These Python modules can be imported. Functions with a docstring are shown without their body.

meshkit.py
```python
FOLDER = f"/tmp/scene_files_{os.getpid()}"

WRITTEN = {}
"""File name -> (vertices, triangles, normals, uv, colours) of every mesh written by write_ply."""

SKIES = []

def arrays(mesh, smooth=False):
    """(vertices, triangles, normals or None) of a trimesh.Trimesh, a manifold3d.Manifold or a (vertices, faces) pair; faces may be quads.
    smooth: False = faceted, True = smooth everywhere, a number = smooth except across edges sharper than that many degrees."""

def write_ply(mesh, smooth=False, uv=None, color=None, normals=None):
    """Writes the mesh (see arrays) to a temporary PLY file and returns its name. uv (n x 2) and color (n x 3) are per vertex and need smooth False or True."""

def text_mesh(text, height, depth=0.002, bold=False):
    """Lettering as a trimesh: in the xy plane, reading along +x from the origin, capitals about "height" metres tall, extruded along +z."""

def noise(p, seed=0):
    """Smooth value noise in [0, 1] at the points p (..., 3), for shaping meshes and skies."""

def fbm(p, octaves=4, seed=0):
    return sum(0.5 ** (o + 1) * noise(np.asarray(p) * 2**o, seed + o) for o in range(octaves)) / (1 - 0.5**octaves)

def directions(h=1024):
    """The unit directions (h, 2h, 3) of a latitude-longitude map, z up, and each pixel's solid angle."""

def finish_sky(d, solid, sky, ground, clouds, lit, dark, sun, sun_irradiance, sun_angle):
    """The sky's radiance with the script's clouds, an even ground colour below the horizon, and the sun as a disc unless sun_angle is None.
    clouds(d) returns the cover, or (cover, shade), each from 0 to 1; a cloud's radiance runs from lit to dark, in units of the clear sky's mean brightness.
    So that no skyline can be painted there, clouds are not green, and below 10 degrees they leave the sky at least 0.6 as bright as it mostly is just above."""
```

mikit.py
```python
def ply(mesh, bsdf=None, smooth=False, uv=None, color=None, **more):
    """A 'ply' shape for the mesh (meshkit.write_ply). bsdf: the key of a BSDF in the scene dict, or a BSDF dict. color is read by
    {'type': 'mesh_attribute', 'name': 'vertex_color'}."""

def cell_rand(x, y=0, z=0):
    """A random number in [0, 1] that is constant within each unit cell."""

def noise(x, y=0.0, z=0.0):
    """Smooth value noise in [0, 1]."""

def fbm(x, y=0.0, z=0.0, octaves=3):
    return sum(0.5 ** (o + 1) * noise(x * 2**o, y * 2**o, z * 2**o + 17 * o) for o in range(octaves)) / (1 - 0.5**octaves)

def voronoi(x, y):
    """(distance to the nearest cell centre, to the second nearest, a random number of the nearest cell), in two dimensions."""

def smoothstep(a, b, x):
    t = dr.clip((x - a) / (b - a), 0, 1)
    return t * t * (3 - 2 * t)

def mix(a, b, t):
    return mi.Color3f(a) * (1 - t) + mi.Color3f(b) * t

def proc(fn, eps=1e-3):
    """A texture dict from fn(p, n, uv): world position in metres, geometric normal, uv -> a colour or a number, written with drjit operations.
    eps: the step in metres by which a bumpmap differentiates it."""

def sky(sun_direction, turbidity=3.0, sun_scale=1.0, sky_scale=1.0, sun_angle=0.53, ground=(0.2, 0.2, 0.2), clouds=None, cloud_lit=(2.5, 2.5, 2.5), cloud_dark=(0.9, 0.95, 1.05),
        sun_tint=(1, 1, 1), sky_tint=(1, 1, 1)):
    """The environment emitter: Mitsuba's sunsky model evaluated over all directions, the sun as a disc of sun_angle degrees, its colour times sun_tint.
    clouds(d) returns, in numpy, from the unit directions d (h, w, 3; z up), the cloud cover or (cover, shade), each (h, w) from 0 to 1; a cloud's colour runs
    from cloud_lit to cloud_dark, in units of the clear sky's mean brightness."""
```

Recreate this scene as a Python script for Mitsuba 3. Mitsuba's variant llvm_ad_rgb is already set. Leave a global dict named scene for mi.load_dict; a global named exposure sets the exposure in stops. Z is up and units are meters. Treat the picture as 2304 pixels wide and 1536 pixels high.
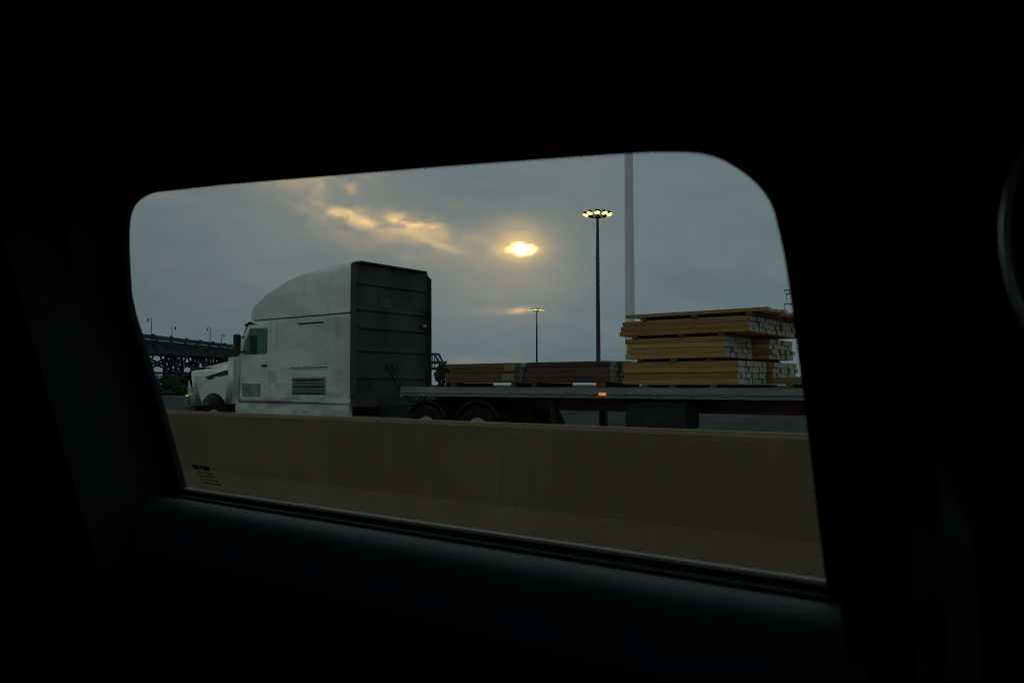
import math, random
import numpy as np, trimesh, manifold3d as m3, drjit as dr, mitsuba as mi
import mikit, meshkit
from mikit import proc, noise, fbm, mix, smoothstep
from shapely.geometry import Polygon, box as sbox, LineString

random.seed(7); RNG = np.random.default_rng(7)
T = mi.ScalarTransform4f
scene, labels = {}, {}

# ------------------------------------------------------------------ camera, sky, exposure
PHI, PITCH = math.atan(2330 / 1792), math.atan(98 / 1792)
EYE = np.array([0, 0, 1.42])
FWD = np.array([-math.cos(PHI) * math.cos(PITCH), math.sin(PHI) * math.cos(PITCH), math.sin(PITCH)])
scene['camera'] = {'type': 'thinlens', 'fov': math.degrees(2 * math.atan(1152 / 1792)), 'fov_axis': 'x', 'aperture_radius': 0.0012, 'focus_distance': 30.0,
                   'near_clip': 0.01, 'far_clip': 30000.0, 'to_world': T().look_at(origin=EYE.tolist(), target=(EYE + FWD).tolist(), up=[0, 0, 1])}
SUN = np.array([-0.592, 0.788, 0.168])
SUN_AZ = math.atan2(SUN[1], SUN[0])
exposure = 0.0


def clouds(d):
    """An evening stratus deck over the whole sky, with a few thin places near the low sun that let the warm clear sky behind it through."""
    az = (SUN_AZ - np.arctan2(d[..., 1], d[..., 0]) + np.pi) % (2 * np.pi) - np.pi
    a, e = np.degrees(az), np.degrees(np.arcsin(np.clip(d[..., 2], -1, 1)))
    p = np.stack([np.cos(az) * 57.3, np.sin(az) * 57.3, e * 2.2], -1)
    f1 = meshkit.fbm(p / 16 + 3.1, 5, 1)
    f2 = meshkit.fbm(np.stack([p[..., 0] / 7, p[..., 1] / 7 + 0.15 * e, e / 2.0], -1) + 9.3, 5, 2)
    f3 = meshkit.fbm(np.stack([p[..., 0] / 2.2, p[..., 1] / 2.2 + 0.3 * e, e / 0.55], -1) + 4.7, 4, 5)

    f4 = meshkit.fbm(np.stack([p[..., 0] / 1.3, p[..., 1] / 1.3 + 0.25 * e, e / 0.8], -1) + 1.9, 5, 8)

    f5 = meshkit.fbm(np.stack([p[..., 0] / 0.5, p[..., 1] / 0.5, e / 0.22], -1) + 6.1, 3, 11)

    def spot(a0, e0, w, h, tilt=0.0, power=1.0):
        return np.exp(-((((a - a0) / w) ** 2 + ((e - e0 + tilt * (a - a0)) / h) ** 2) ** power))

    near = np.exp(-(np.hypot(a, e - 9.7) / 26) ** 2)
    core = spot(0.05, 9.72, 1.25, 0.47, 0.03, 1.2) + 0.55 * (f4 - 0.5) + 0.35 * (f5 - 0.5)
    gap = 1.0 * smooth(core, 0.34, 0.86) * spot(0, 9.72, 2.2, 0.9, 0, 2)
    gap += 0.15 * spot(-0.05, 9.75, 1.5, 0.72) * (0.6 + 0.8 * (f4 - 0.3)) + 0.025 * spot(-0.1, 10.0, 2.4, 1.4) + 0.035 * spot(-0.2, 11.0, 1.5, 0.8) * smooth(f3, 0.2, 0.6) + 0.018 * spot(-0.3, 9.3, 4.5, 3.2)
    w3, w2 = smooth(f3, 0.34, 0.60), smooth(f2, 0.3, 0.7)
    w4 = smooth(f4, 0.36, 0.62)
    gap += (0.20 * spot(-12.4, 11.85, 2.4, 0.44, 0.20) + 0.20 * spot(-8.1, 11.45, 2.7, 0.50, 0.17)) * (0.30 + 0.70 * w4) * (0.55 + 0.45 * smooth(f5, 0.25, 0.6))
    gap += 0.070 * spot(-10.2, 11.5, 4.8, 0.95, 0.13) * (0.2 + 0.8 * w4)
    gap += 0.055 * spot(-6.0, 10.0, 1.7, 0.20, 0.32) + 0.022 * spot(-9.5, 10.2, 6.0, 1.2, 0.10) * (0.5 + w4)
    gap += (0.11 * spot(-18.0, 14.6, 4.2, 0.9, 0.10) + 0.075 * spot(-12.6, 14.1, 1.9, 1.2, -0.5)) * w4 + 0.025 * spot(-15, 13.6, 5.0, 1.6)
    gap += 0.025 * spot(-24.5, 12.4, 1.8, 0.4) + 0.075 * spot(-0.1, 5.35, 0.75, 0.16, -0.12) * (0.4 + 0.6 * w4) + 0.012 * spot(-1.5, 5.3, 2.2, 0.3)
    gap += 0.018 * near * smooth(f2, 0.5, 0.8) * smooth(-a, -3, 4)
    low = np.exp(-(e / 5.5) ** 2)
    shade = 0.60 - 0.35 * smooth(e, 18, 60) + 0.45 * (f1 - 0.5) + 0.22 * (f2 - 0.5) + 0.12 * (f4 - 0.5) + 0.22 * low - 0.18 * np.exp(-(np.hypot(a + 3, e - 7) / 11) ** 2)
    shade = shade + 0.10 * smooth(a, 4, 22) * smooth(e, 4, 14)
    return np.clip(1 - gap, 0, 1), np.clip(shade, 0.05, 0.97)


def smooth(x, lo, hi):
    t = np.clip((x - lo) / (hi - lo), 0, 1)
    return t * t * (3 - 2 * t)


scene['sky'] = mikit.sky(SUN, turbidity=5, sun_scale=0.0008, sky_scale=6.0, sun_angle=0.9, sun_tint=(1, 1.0, 1.0), sky_tint=(1.0, 0.80, 0.46), ground=(0.12, 0.12, 0.10),
                         clouds=clouds, cloud_lit=(1.05, 1.15, 1.0), cloud_dark=(0.25, 0.48, 0.62))
labels['sky'] = {'kind': 'structure'}

# ------------------------------------------------------------------ materials


def mat(name, color, rough=0.6, metal=0.0, spec=0.5, clear=0.0, bump=None, two=False):
    b = {'type': 'principled', 'base_color': color if isinstance(color, dict) else {'type': 'rgb', 'value': list(color)}, 'roughness': rough, 'metallic': metal, 'specular': spec}
    if clear:
        b['clearcoat'], b['clearcoat_gloss'] = clear, 0.9
    if bump:
        b = {'type': 'bumpmap', 'scale': bump[1], 'tex': proc(bump[0]), 'inner': b}
    if two:
        b = {'type': 'twosided', 'inner': b}
    scene[name] = b
    return name


def tone(base, amp, sx, sy=None, sz=None, tint=None):
    """A base colour varied by noise, as dirt and weather do."""
    sy, sz = sy or sx, sz or sx
    lo = [c * (1 - amp) for c in base] if tint is None else tint
    hi = [c * (1 + amp) for c in base] if tint is None else base
    return proc(lambda p, n, uv: mix(lo, hi, smoothstep(0.25, 0.75, fbm(p.x * sx, p.y * sy, p.z * sz, 4))))


def concrete(p, n, uv):
    v = fbm(p.x * 0.9, p.y * 0.9, p.z * 1.4, 4)
    streak = fbm(p.x * 5.0, p.y * 5.0, p.z * 0.35, 3)
    broad = fbm(p.x * 0.35 + 7, p.y * 0.35, p.z * 0.2, 2)
    c = mix([0.138, 0.107, 0.058], [0.188, 0.147, 0.080], smoothstep(0.25, 0.75, 0.5 * v + 0.25 * streak + 0.25 * broad))
    c = mix(c, [0.060, 0.056, 0.040], 0.5 * smoothstep(0.58, 0.78, streak) * smoothstep(0.45, 0.7, v))
    pit = noise(p.x * 60, p.y * 60, p.z * 60)
    return c * (0.9 + 0.2 * pit)


def timber(base, seed):
    def f(p, n, uv):
        plank = mikit.cell_rand(dr.floor((p.y - 11.55) / 0.144 + 0.5) + seed, dr.floor(p.z / 0.0905), 3)
        grain = fbm(p.x * 2.2 + plank * 31, p.y * 40, p.z * 46, 4)
        c = mi.Color3f(base) * (0.62 + 0.45 * plank + 0.5 * (grain - 0.5))
        end = mi.Color3f(0.46, 0.46, 0.42) * (0.85 + 0.2 * plank + 0.3 * (fbm(p.y * 60, p.z * 60, 1.0, 2) - 0.5))
        return dr.select(dr.abs(n.x) > 0.7, end, c)
    return proc(f)


def asphalt(p, n, uv):
    g = noise(p.x * 90, p.y * 90, 0)
    b = fbm(p.x * 0.25, p.y * 1.4, 2.0, 3)
    return mix([0.055, 0.056, 0.056], [0.13, 0.13, 0.128], b) * (0.75 + 0.5 * g)


def white_paint(p, n, uv):
    c = mix([0.72, 0.76, 0.69], [0.84, 0.88, 0.80], smoothstep(0.3, 0.7, fbm(p.x * 1.2, p.y * 1.2, p.z * 3.0, 4)))
    run = smoothstep(0.52, 0.75, fbm(p.x * 9.0, p.y * 9.0, p.z * 0.7, 3)) * smoothstep(0.4, 0.7, fbm(p.x * 0.9, p.y, p.z * 0.9 + 5, 3))
    spray = smoothstep(0.50, 0.72, fbm(p.x * 2.5, p.y * 2.5, p.z * 5.0 + 9, 4) + 0.22 * (1.5 - p.z))
    return mix(c, [0.33, 0.32, 0.27], 0.35 * run + 0.5 * spray * (1 - run))


mat('m_concrete', proc(concrete), 0.85, spec=0.2, bump=(lambda p, n, uv: fbm(p.x * 25, p.y * 25, p.z * 25, 3), 0.004))
mat('m_asphalt', proc(asphalt), 0.65)
mat('m_parapet', tone((0.15, 0.155, 0.155), 0.25, 0.8, 0.8, 2.0), 0.8)
mat('m_ground', tone((0.045, 0.05, 0.03), 0.5, 0.02), 0.95, spec=0.1)
mat('m_white', proc(white_paint), 0.28, clear=0.4)
mat('m_black_plastic', tone((0.022, 0.022, 0.021), 0.3, 3), 0.55)
mat('m_back_wall', tone((0.050, 0.047, 0.033), 0.4, 1.5, 2.5, 2.0), 0.6)
mat('m_chassis', tone((0.02, 0.02, 0.02), 0.5, 3), 0.7)
mat('m_rubber', tone((0.018, 0.018, 0.018), 0.3, 9), 0.85, spec=0.2)
mat('m_chrome', (0.62, 0.62, 0.60), 0.32, metal=1.0)
mat('m_rim', tone((0.55, 0.54, 0.50), 0.15, 8), 0.35, metal=0.9)
mat('m_vent', tone((0.30, 0.31, 0.31), 0.2, 6), 0.4, metal=0.5)
mat('m_rail', tone((0.25, 0.235, 0.225), 0.22, 1.2, 3, 12), 0.5)
mat('m_deckwood', tone((0.10, 0.075, 0.05), 0.4, 0.6, 8, 4), 0.8)
mat('m_red_steel', tone((0.09, 0.03, 0.025), 0.4, 2), 0.6)
mat('m_timber_orange', timber((0.52, 0.27, 0.075), 0), 0.7, spec=0.3)
mat('m_timber_gold', timber((0.55, 0.32, 0.105), 7), 0.7, spec=0.3)
mat('m_timber_brown', timber((0.165, 0.105, 0.050), 3), 0.7, spec=0.3)
mat('m_timber_maroon', timber((0.135, 0.075, 0.062), 5), 0.7, spec=0.3)
mat('m_timber_olive', timber((0.26, 0.21, 0.065), 9), 0.7, spec=0.3)
mat('m_bearer', tone((0.11, 0.075, 0.03), 0.4, 2, 9, 9), 0.8)
mat('m_tag_yellow', (0.27, 0.23, 0.045), 0.6)
mat('m_placard', (0.10, 0.085, 0.04), 0.6)
mat('m_tag_grey', (0.24, 0.21, 0.15), 0.6)
mat('m_bridge', tone((0.030, 0.045, 0.052), 0.35, 0.12), 0.75)
mat('m_bridge_rail', tone((0.10, 0.115, 0.12), 0.2, 0.2), 0.7)
mat('m_mast', tone((0.055, 0.055, 0.05), 0.25, 0.7), 0.5)
mat('m_pole', tone((0.86, 0.84, 0.79), 0.08, 1.0), 0.5)
mat('m_bark', tone((0.05, 0.04, 0.03), 0.4, 2), 0.9)
mat('m_leaf', {'type': 'rgb', 'value': [0.05, 0.065, 0.022]}, 0.7, two=True)
mat('m_leaf_dark', {'type': 'rgb', 'value': [0.035, 0.055, 0.022]}, 0.7, two=True)
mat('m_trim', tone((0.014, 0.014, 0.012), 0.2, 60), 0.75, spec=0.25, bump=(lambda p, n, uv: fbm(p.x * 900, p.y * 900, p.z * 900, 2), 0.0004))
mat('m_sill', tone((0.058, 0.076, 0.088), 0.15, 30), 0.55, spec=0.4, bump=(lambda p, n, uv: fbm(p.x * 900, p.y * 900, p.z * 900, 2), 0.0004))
mat('m_seal', tone((0.016, 0.016, 0.016), 0.2, 40), 0.6, spec=0.3)
mat('m_belt', (0.55, 0.55, 0.52), 0.35)
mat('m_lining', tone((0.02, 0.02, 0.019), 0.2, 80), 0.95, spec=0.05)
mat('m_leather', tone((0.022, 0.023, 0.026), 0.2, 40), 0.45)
mat('m_piping', (0.75, 0.75, 0.73), 0.32, metal=1.0)
mat('m_belt_web', (0.05, 0.05, 0.05), 0.8)
mat('m_hose_red', (0.25, 0.03, 0.02), 0.5)
mat('m_hose_blue', (0.03, 0.06, 0.22), 0.5)
mat('m_print', (0.03, 0.03, 0.027), 0.8, spec=0.1, two=True)
mat('m_paint_white', tone((0.6, 0.6, 0.56), 0.3, 2), 0.7)
scene['m_glass'] = {'type': 'thindielectric', 'int_ior': 1.5}
scene['m_glass_green'] = {'type': 'thindielectric', 'int_ior': 1.5, 'specular_transmittance': {'type': 'rgb', 'value': [0.44, 0.76, 0.60]}, 'specular_reflectance': {'type': 'rgb', 'value': [0.6, 0.9, 0.8]}}
LAMP = {'type': 'rgb', 'value': [1.9, 1.65, 0.55]}
AMBER = {'type': 'rgb', 'value': [0.55, 0.22, 0.05]}

# ------------------------------------------------------------------ helpers


def put(key, mesh, m, smooth=False, label=None, cat=None, group=None, kind=None, emit=None, **more):
    """One entry of the scene; a taken key gets the next number."""
    base, n = key, 0
    while key in scene:
        n += 1; key = f'{base}_{n:03d}'
    d = dict(mesh) if isinstance(mesh, dict) else mikit.ply(mesh, m, smooth)
    d.update(more)
    if emit:
        d['emitter'] = {'type': 'area', 'radiance': emit}
    scene[key] = d
    tag(key, label, cat, group, kind)
    return key


def tag(key, label=None, cat=None, group=None, kind=None):
    t = {k: v for k, v in (('label', label), ('category', cat), ('group', group), ('kind', kind)) if v}
    if t:
        labels[key] = {**labels.get(key, {}), **t}


def bx(x0, x1, y0, y1, z0, z1):
    m = trimesh.creation.box([abs(x1 - x0), abs(y1 - y0), abs(z1 - z0)])
    m.apply_translation([(x0 + x1) / 2, (y0 + y1) / 2, (z0 + z1) / 2])
    return m


def rbox(x0, x1, y0, y1, z0, z1, r=0.02, seg=12):
    """A box with rounded edges."""
    s = m3.Manifold.sphere(r, seg)
    c = [s.translate([x, y, z]) for x in (x0 + r, x1 - r) for y in (y0 + r, y1 - r) for z in (z0 + r, z1 - r)]
    return m3.Manifold.batch_hull(c)


def tri(man):
    m = man.to_mesh()
    return trimesh.Trimesh(m.vert_properties[:, :3], m.tri_verts, process=False)


def man(t):
    return m3.Manifold(m3.Mesh(np.asarray(t.vertices, np.float32), np.asarray(t.faces, np.uint32)))


def cyl(p0, p1, r0, r1=None, n=12):
    p0, p1 = np.asarray(p0, float), np.asarray(p1, float)
    r1 = r0 if r1 is None else r1
    t = (p1 - p0) / np.linalg.norm(p1 - p0)
    a = np.cross(t, [0, 0, 1] if abs(t[2]) < 0.9 else [1, 0, 0]); a /= np.linalg.norm(a)
    b = np.cross(t, a)
    g = np.arange(n) * 2 * np.pi / n
    ring = np.cos(g)[:, None] * a + np.sin(g)[:, None] * b
    v = np.vstack([p0 + ring * r0, p1 + ring * r1, [p0], [p1]])
    i = np.arange(n); j = (i + 1) % n
    f = np.vstack([np.stack([i, j, j + n], 1), np.stack([i, j + n, i + n], 1), np.stack([j, i, i * 0 + 2 * n], 1), np.stack([i + n, j + n, i * 0 + 2 * n + 1], 1)])
    return trimesh.Trimesh(v, f, process=False)


def bar(p0, p1, w, h=None):
    """A square bar from p0 to p1."""
    return cyl(p0, p1, w * 0.7071, n=4)


def cat(ms):
    return trimesh.util.concatenate(ms)


def side_prism(poly, y0, y1):
    """A polygon in (x, z) carried from y0 to y1."""
    m = trimesh.creation.extrude_polygon(poly, y1 - y0, engine='earcut')
    v = m.vertices.copy()
    m.vertices = np.stack([v[:, 0], y1 - v[:, 2], v[:, 1]], -1)
    return m


def lathe(profile, n=32):
    return trimesh.creation.revolve(np.asarray(profile, float), sections=n)


def along_y(m, x, y, z):
    m = m.copy(); m.apply_transform(trimesh.transformations.rotation_matrix(math.pi / 2, [1, 0, 0])); m.apply_translation([x, y, z]); return m


def tube(points, r, n=8):
    p = np.asarray(points, float)
    t = np.gradient(p, axis=0); t /= np.linalg.norm(t, axis=1, keepdims=True)
    ref = np.array([0, 0, 1.0]) if abs(t[:, 2]).max() < 0.95 else np.array([0.3, 1.0, 0.1])
    a = np.cross(t, ref); a /= np.linalg.norm(a, axis=1, keepdims=True)
    b = np.cross(t, a); g = np.arange(n) * 2 * np.pi / n
    r = np.broadcast_to(r, len(p))
    v = (p[:, None] + r[:, None, None] * (np.cos(g)[None, :, None] * a[:, None] + np.sin(g)[None, :, None] * b[:, None])).reshape(-1, 3)
    i, j = np.meshgrid(np.arange(len(p) - 1), np.arange(n), indexing='ij')
    q = np.stack([i * n + j, i * n + (j + 1) % n, (i + 1) * n + (j + 1) % n, (i + 1) * n + j], -1).reshape(-1, 4)
    f = [q[:, [0, 1, 2]], q[:, [0, 2, 3]]]
    for row, s in ((0, 1), (len(p) - 1, -1)):
        v = np.vstack([v, p[row]]); k = len(v) - 1
        f.append(np.array([[row * n + (c + 1) % n, row * n + c, k][::s] for c in range(n)]))
    m = trimesh.Trimesh(v, np.vstack(f), process=False)
    return m


# ------------------------------------------------------------------ setting: ground, road, barrier, parapet
put('ground', trimesh.Trimesh([[-16000, -16000, -8], [16000, -16000, -8], [16000, 16000, -8], [-16000, 16000, -8]], [[0, 1, 2], [0, 2, 3]], process=False), 'm_ground', kind='structure')
put('road', bx(-520, 300, -10, 24.6, -1.2, 0), 'm_asphalt', kind='structure')
for y in (8.3, 12.9 + 3.6 - 5.2, 15.2, 18.9):
    if y in (8.3, 18.9):
        put('road__edge_line', bx(-300, 120, y, y + 0.15, 0.0005, 0.004), 'm_paint_white')
prof = Polygon([(-0.31, 0), (-0.31, 0.09), (-0.19, 0.34), (-0.108, 1.035), (-0.07, 1.07), (0.08, 1.07), (0.105, 1.045), (0.19, 0.34), (0.31, 0.09), (0.31, 0)])
bar_m = trimesh.creation.extrude_polygon(prof, 1.0, engine='earcut')


def along_x(m, x0, x1, y):
    """A (y, z) profile extruded along x."""
    m = m.copy(); v = m.vertices
    m.vertices = np.stack([x0 + v[:, 2] * (x1 - x0), y + v[:, 0], v[:, 1]], -1)
    return m


put('concrete_barrier__wall', along_x(bar_m, -180, 60, 5.86), 'm_concrete')
tag('concrete_barrier', 'long stained concrete median barrier with sloping foot along the highway', 'concrete barrier')
pp = Polygon([(0, 0), (0, 0.78), (0.03, 0.81), (0.25, 0.81), (0.28, 0.78), (0.28, 0)])
put('road_parapet__wall', along_x(trimesh.creation.extrude_polygon(pp, 1.0, engine='earcut'), -520, 300, 24.2), 'm_parapet')
tag('road_parapet', 'low concrete parapet at the far edge of the elevated highway behind the truck', 'parapet')

# ------------------------------------------------------------------ semi truck (nose to the left, near side at y = 11.5)
TY0, TY1 = 11.5, 13.88


def plan_round(x0, x1, r_front, y0=TY0, y1=TY1):
    """A plan outline with rounded front (low x) corners, as a tall solid."""
    p = sbox(x0, y0, x1 + 2, y1).buffer(-r_front).buffer(r_front, quad_segs=10).intersection(sbox(x0, y0, x1, y1))
    return man(trimesh.creation.extrude_polygon(p, 8, engine='earcut'))


def front_round(x0, x1, z0, z1, r):
    """A rounded front-view outline carried along x."""
    p = sbox(TY0, z0 - 1, TY1, z1).buffer(-r).buffer(r, quad_segs=8)
    return man(along_x(trimesh.creation.extrude_polygon(p, 1, engine='earcut'), x0, x1, 0))


def clean(poly, r=0.08):
    return poly.buffer(-r).buffer(2 * r, quad_segs=6).buffer(-r)


cab_side = clean(Polygon([(-17.62, 1.0), (-17.62, 2.12), (-17.28, 2.55), (-17.02, 2.97), (-13.27, 2.97), (-13.27, 1.0)]), 0.05)
outer = man(side_prism(cab_side, TY0 - 0.1, TY1 + 0.1)) ^ plan_round(-17.63, -13.26, 0.30) ^ front_round(-18, -13, 0.9, 3.6, 0.10)
inner = man(side_prism(clean(cab_side.buffer(-0.06), 0.02), TY0 + 0.06, TY1 - 0.06)) ^ plan_round(-17.57, -13.32, 0.26, TY0 + 0.06, TY1 - 0.06)
win = Polygon([(-17.24, 2.16), (-17.16, 2.42), (-16.93, 2.80), (-16.22, 2.80), (-16.22, 2.16)]).buffer(-0.04).buffer(0.04)
winshield = Polygon([(-17.8, 2.18), (-17.50, 2.18), (-17.00, 2.88), (-17.4, 2.98), (-17.9, 2.9)])
cab = outer - inner
cab -= man(side_prism(win, TY0 - 0.3, TY0 + 0.2)) + man(side_prism(win, TY1 - 0.2, TY1 + 0.3))
cab -= man(side_prism(Polygon([(-17.50, 2.20), (-17.42, 2.42), (-17.16, 2.80), (-17.0, 2.80), (-17.2, 2.2)]), TY1 - 0.2, TY1 + 0.3))
cab -= man(side_prism(winshield, TY0 + 0.10, TY1 - 0.10))
cab -= man(side_prism(Polygon([(-16.115, 1.12), (-16.115, 2.93), (-16.09, 2.93), (-16.09, 1.12)]), TY0 - 0.1, TY0 + 0.03))  # door shut line
cab -= man(side_prism(Polygon([(-17.3, 1.12), (-17.3, 2.1), (-17.28, 2.1), (-17.28, 1.12)]), TY0 - 0.1, TY0 + 0.05))
cab -= man(side_prism(Polygon([(-15.86, 1.1), (-15.86, 2.94), (-15.835, 2.94), (-15.835, 1.1)]), TY0 - 0.1, TY0 + 0.02))
cab -= man(side_prism(Polygon([(-17.2, 1.085), (-13.4, 1.085), (-13.4, 1.105), (-17.2, 1.105)]), TY0 - 0.1, TY0 + 0.025))
put('semi_truck__cab', tri(cab), 'm_white', 30)
for y, nm in ((TY0 + 0.02, 0), (TY1 - 0.02, 1)):
    v = np.array([(x, y, z) for x, z in list(win.buffer(0.015).exterior.coords)[:-1]])
    tm = trimesh.creation.extrude_polygon(win.buffer(0.015), 1, engine='earcut')
    flat = tm.vertices[:, 2] < 0.5
    idx = {o: k for k, o in enumerate(np.nonzero(flat)[0])}
    f = [[idx[c] for c in t] for t in tm.faces if flat[t].all()]
    w2 = tm.vertices[flat]
    put('semi_truck__side_window', trimesh.Trimesh(np.stack([w2[:, 0], np.full(len(w2), y), w2[:, 1]], -1), f, process=False), 'm_glass_green')
put('semi_truck__windshield', trimesh.Trimesh([[-17.535, TY0 + 0.1, 2.17], [-17.535, TY1 - 0.1, 2.17], [-17.05, TY1 - 0.1, 2.89], [-17.05, TY0 + 0.1, 2.89]], [[0, 1, 2], [0, 2, 3]], process=False), 'm_glass_green')
roof_side = clean(Polygon([(-17.0, 2.995), (-16.98, 3.12), (-16.84, 3.30), (-16.36, 3.58), (-15.62, 3.85), (-14.95, 4.02), (-14.4, 4.09), (-13.8, 4.13), (-13.29, 4.15), (-13.29, 2.995)]), 0.04)
roof = man(side_prism(roof_side, TY0, TY1)) ^ plan_round(-17.1, -13.28, 0.28, TY0 + 0.012, TY1 - 0.012)
top_cut = Polygon([(TY0 - 1, 2.9), (TY0 + 0.012, 2.9), (TY0 + 0.03, 3.55), (TY0 + 0.10, 3.95), (TY0 + 0.30, 4.2), (TY1 - 0.30, 4.2), (TY1 - 0.10, 3.95), (TY1 - 0.03, 3.55), (TY1 - 0.012, 2.9)][1:])
roof = roof ^ man(along_x(trimesh.creation.extrude_polygon(top_cut, 1, engine='earcut'), -18, -13, 0))
put('semi_truck__roof_fairing', tri(roof), 'm_white', 30)
put('semi_truck__roof_seam', bx(-16.75, -13.34, TY0 + 0.006, TY1 - 0.006, 2.965, 3.0), 'm_black_plastic')
put('semi_truck__sun_visor', tri(rbox(-17.36, -16.98, TY0 + 0.12, TY1 - 0.12, 2.885, 2.945, 0.025)), 'm_black_plastic', 40)
# hood
hood_side = clean(Polygon([(-17.63, 0.95), (-17.63, 2.12), (-18.2, 2.09), (-18.9, 2.01), (-19.6, 1.86), (-20.08, 1.62), (-20.30, 1.30), (-20.36, 0.98), (-20.30, 0.90), (-19.3, 0.90)]), 0.06)
hood_side = hood_side.difference(Polygon([(-18.5 + 0.70 * math.cos(t), 0.52 + 0.70 * math.sin(t)) for t in np.linspace(0, 2 * math.pi, 40)]))
hp = Polygon([(-17.6, TY0 + 0.02), (-17.6, TY1 - 0.02), (-19.4, TY1 - 0.04), (-20.02, TY1 - 0.20), (-20.33, TY1 - 0.65), (-20.38, 12.69), (-20.33, TY0 + 0.65), (-20.02, TY0 + 0.20), (-19.4, TY0 + 0.04)]).buffer(-0.1).buffer(0.1)
hood = man(side_prism(hood_side, TY0, TY1)) ^ man(trimesh.creation.extrude_polygon(hp, 4, engine='earcut'))
sect = Polygon([(TY0, 0.5), (TY0, 1.58), (TY0 + 0.10, 1.76), (TY0 + 0.30, 1.88), (TY0 + 0.50, 2.12), (12.75, 2.2), (TY1 - 0.50, 2.12), (TY1 - 0.30, 1.88), (TY1 - 0.10, 1.76), (TY1, 1.58), (TY1, 0.5)])
taper = man(along_x(trimesh.creation.extrude_polygon(clean(sect, 0.05), 1, engine='earcut'), -20.5, -17.85, 0)) + man(bx(-17.86, -17.0, TY0, TY1, 0, 3))
hood = hood ^ taper
put('semi_truck__hood', tri(hood), 'm_white', 35)
put('semi_truck__hood_vent', side_prism(clean(Polygon([(-18.95, 1.62), (-17.95, 1.80), (-17.85, 1.70), (-18.7, 1.55)]), 0.02), TY0 + 0.03, TY0 + 0.25), 'm_black_plastic')
put('semi_truck__bumper', tri(man(trimesh.creation.extrude_polygon(hp.buffer(0.03).intersection(sbox(-20.6, 11, -19.3, 15)), 0.46, engine='earcut')).translate([0, 0, 0.40])), 'm_black_plastic', 30)
put('semi_truck__grille', tri(rbox(-20.41, -20.30, 12.2, 13.2, 0.95, 1.55, 0.03)), 'm_chrome', 40)
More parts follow.
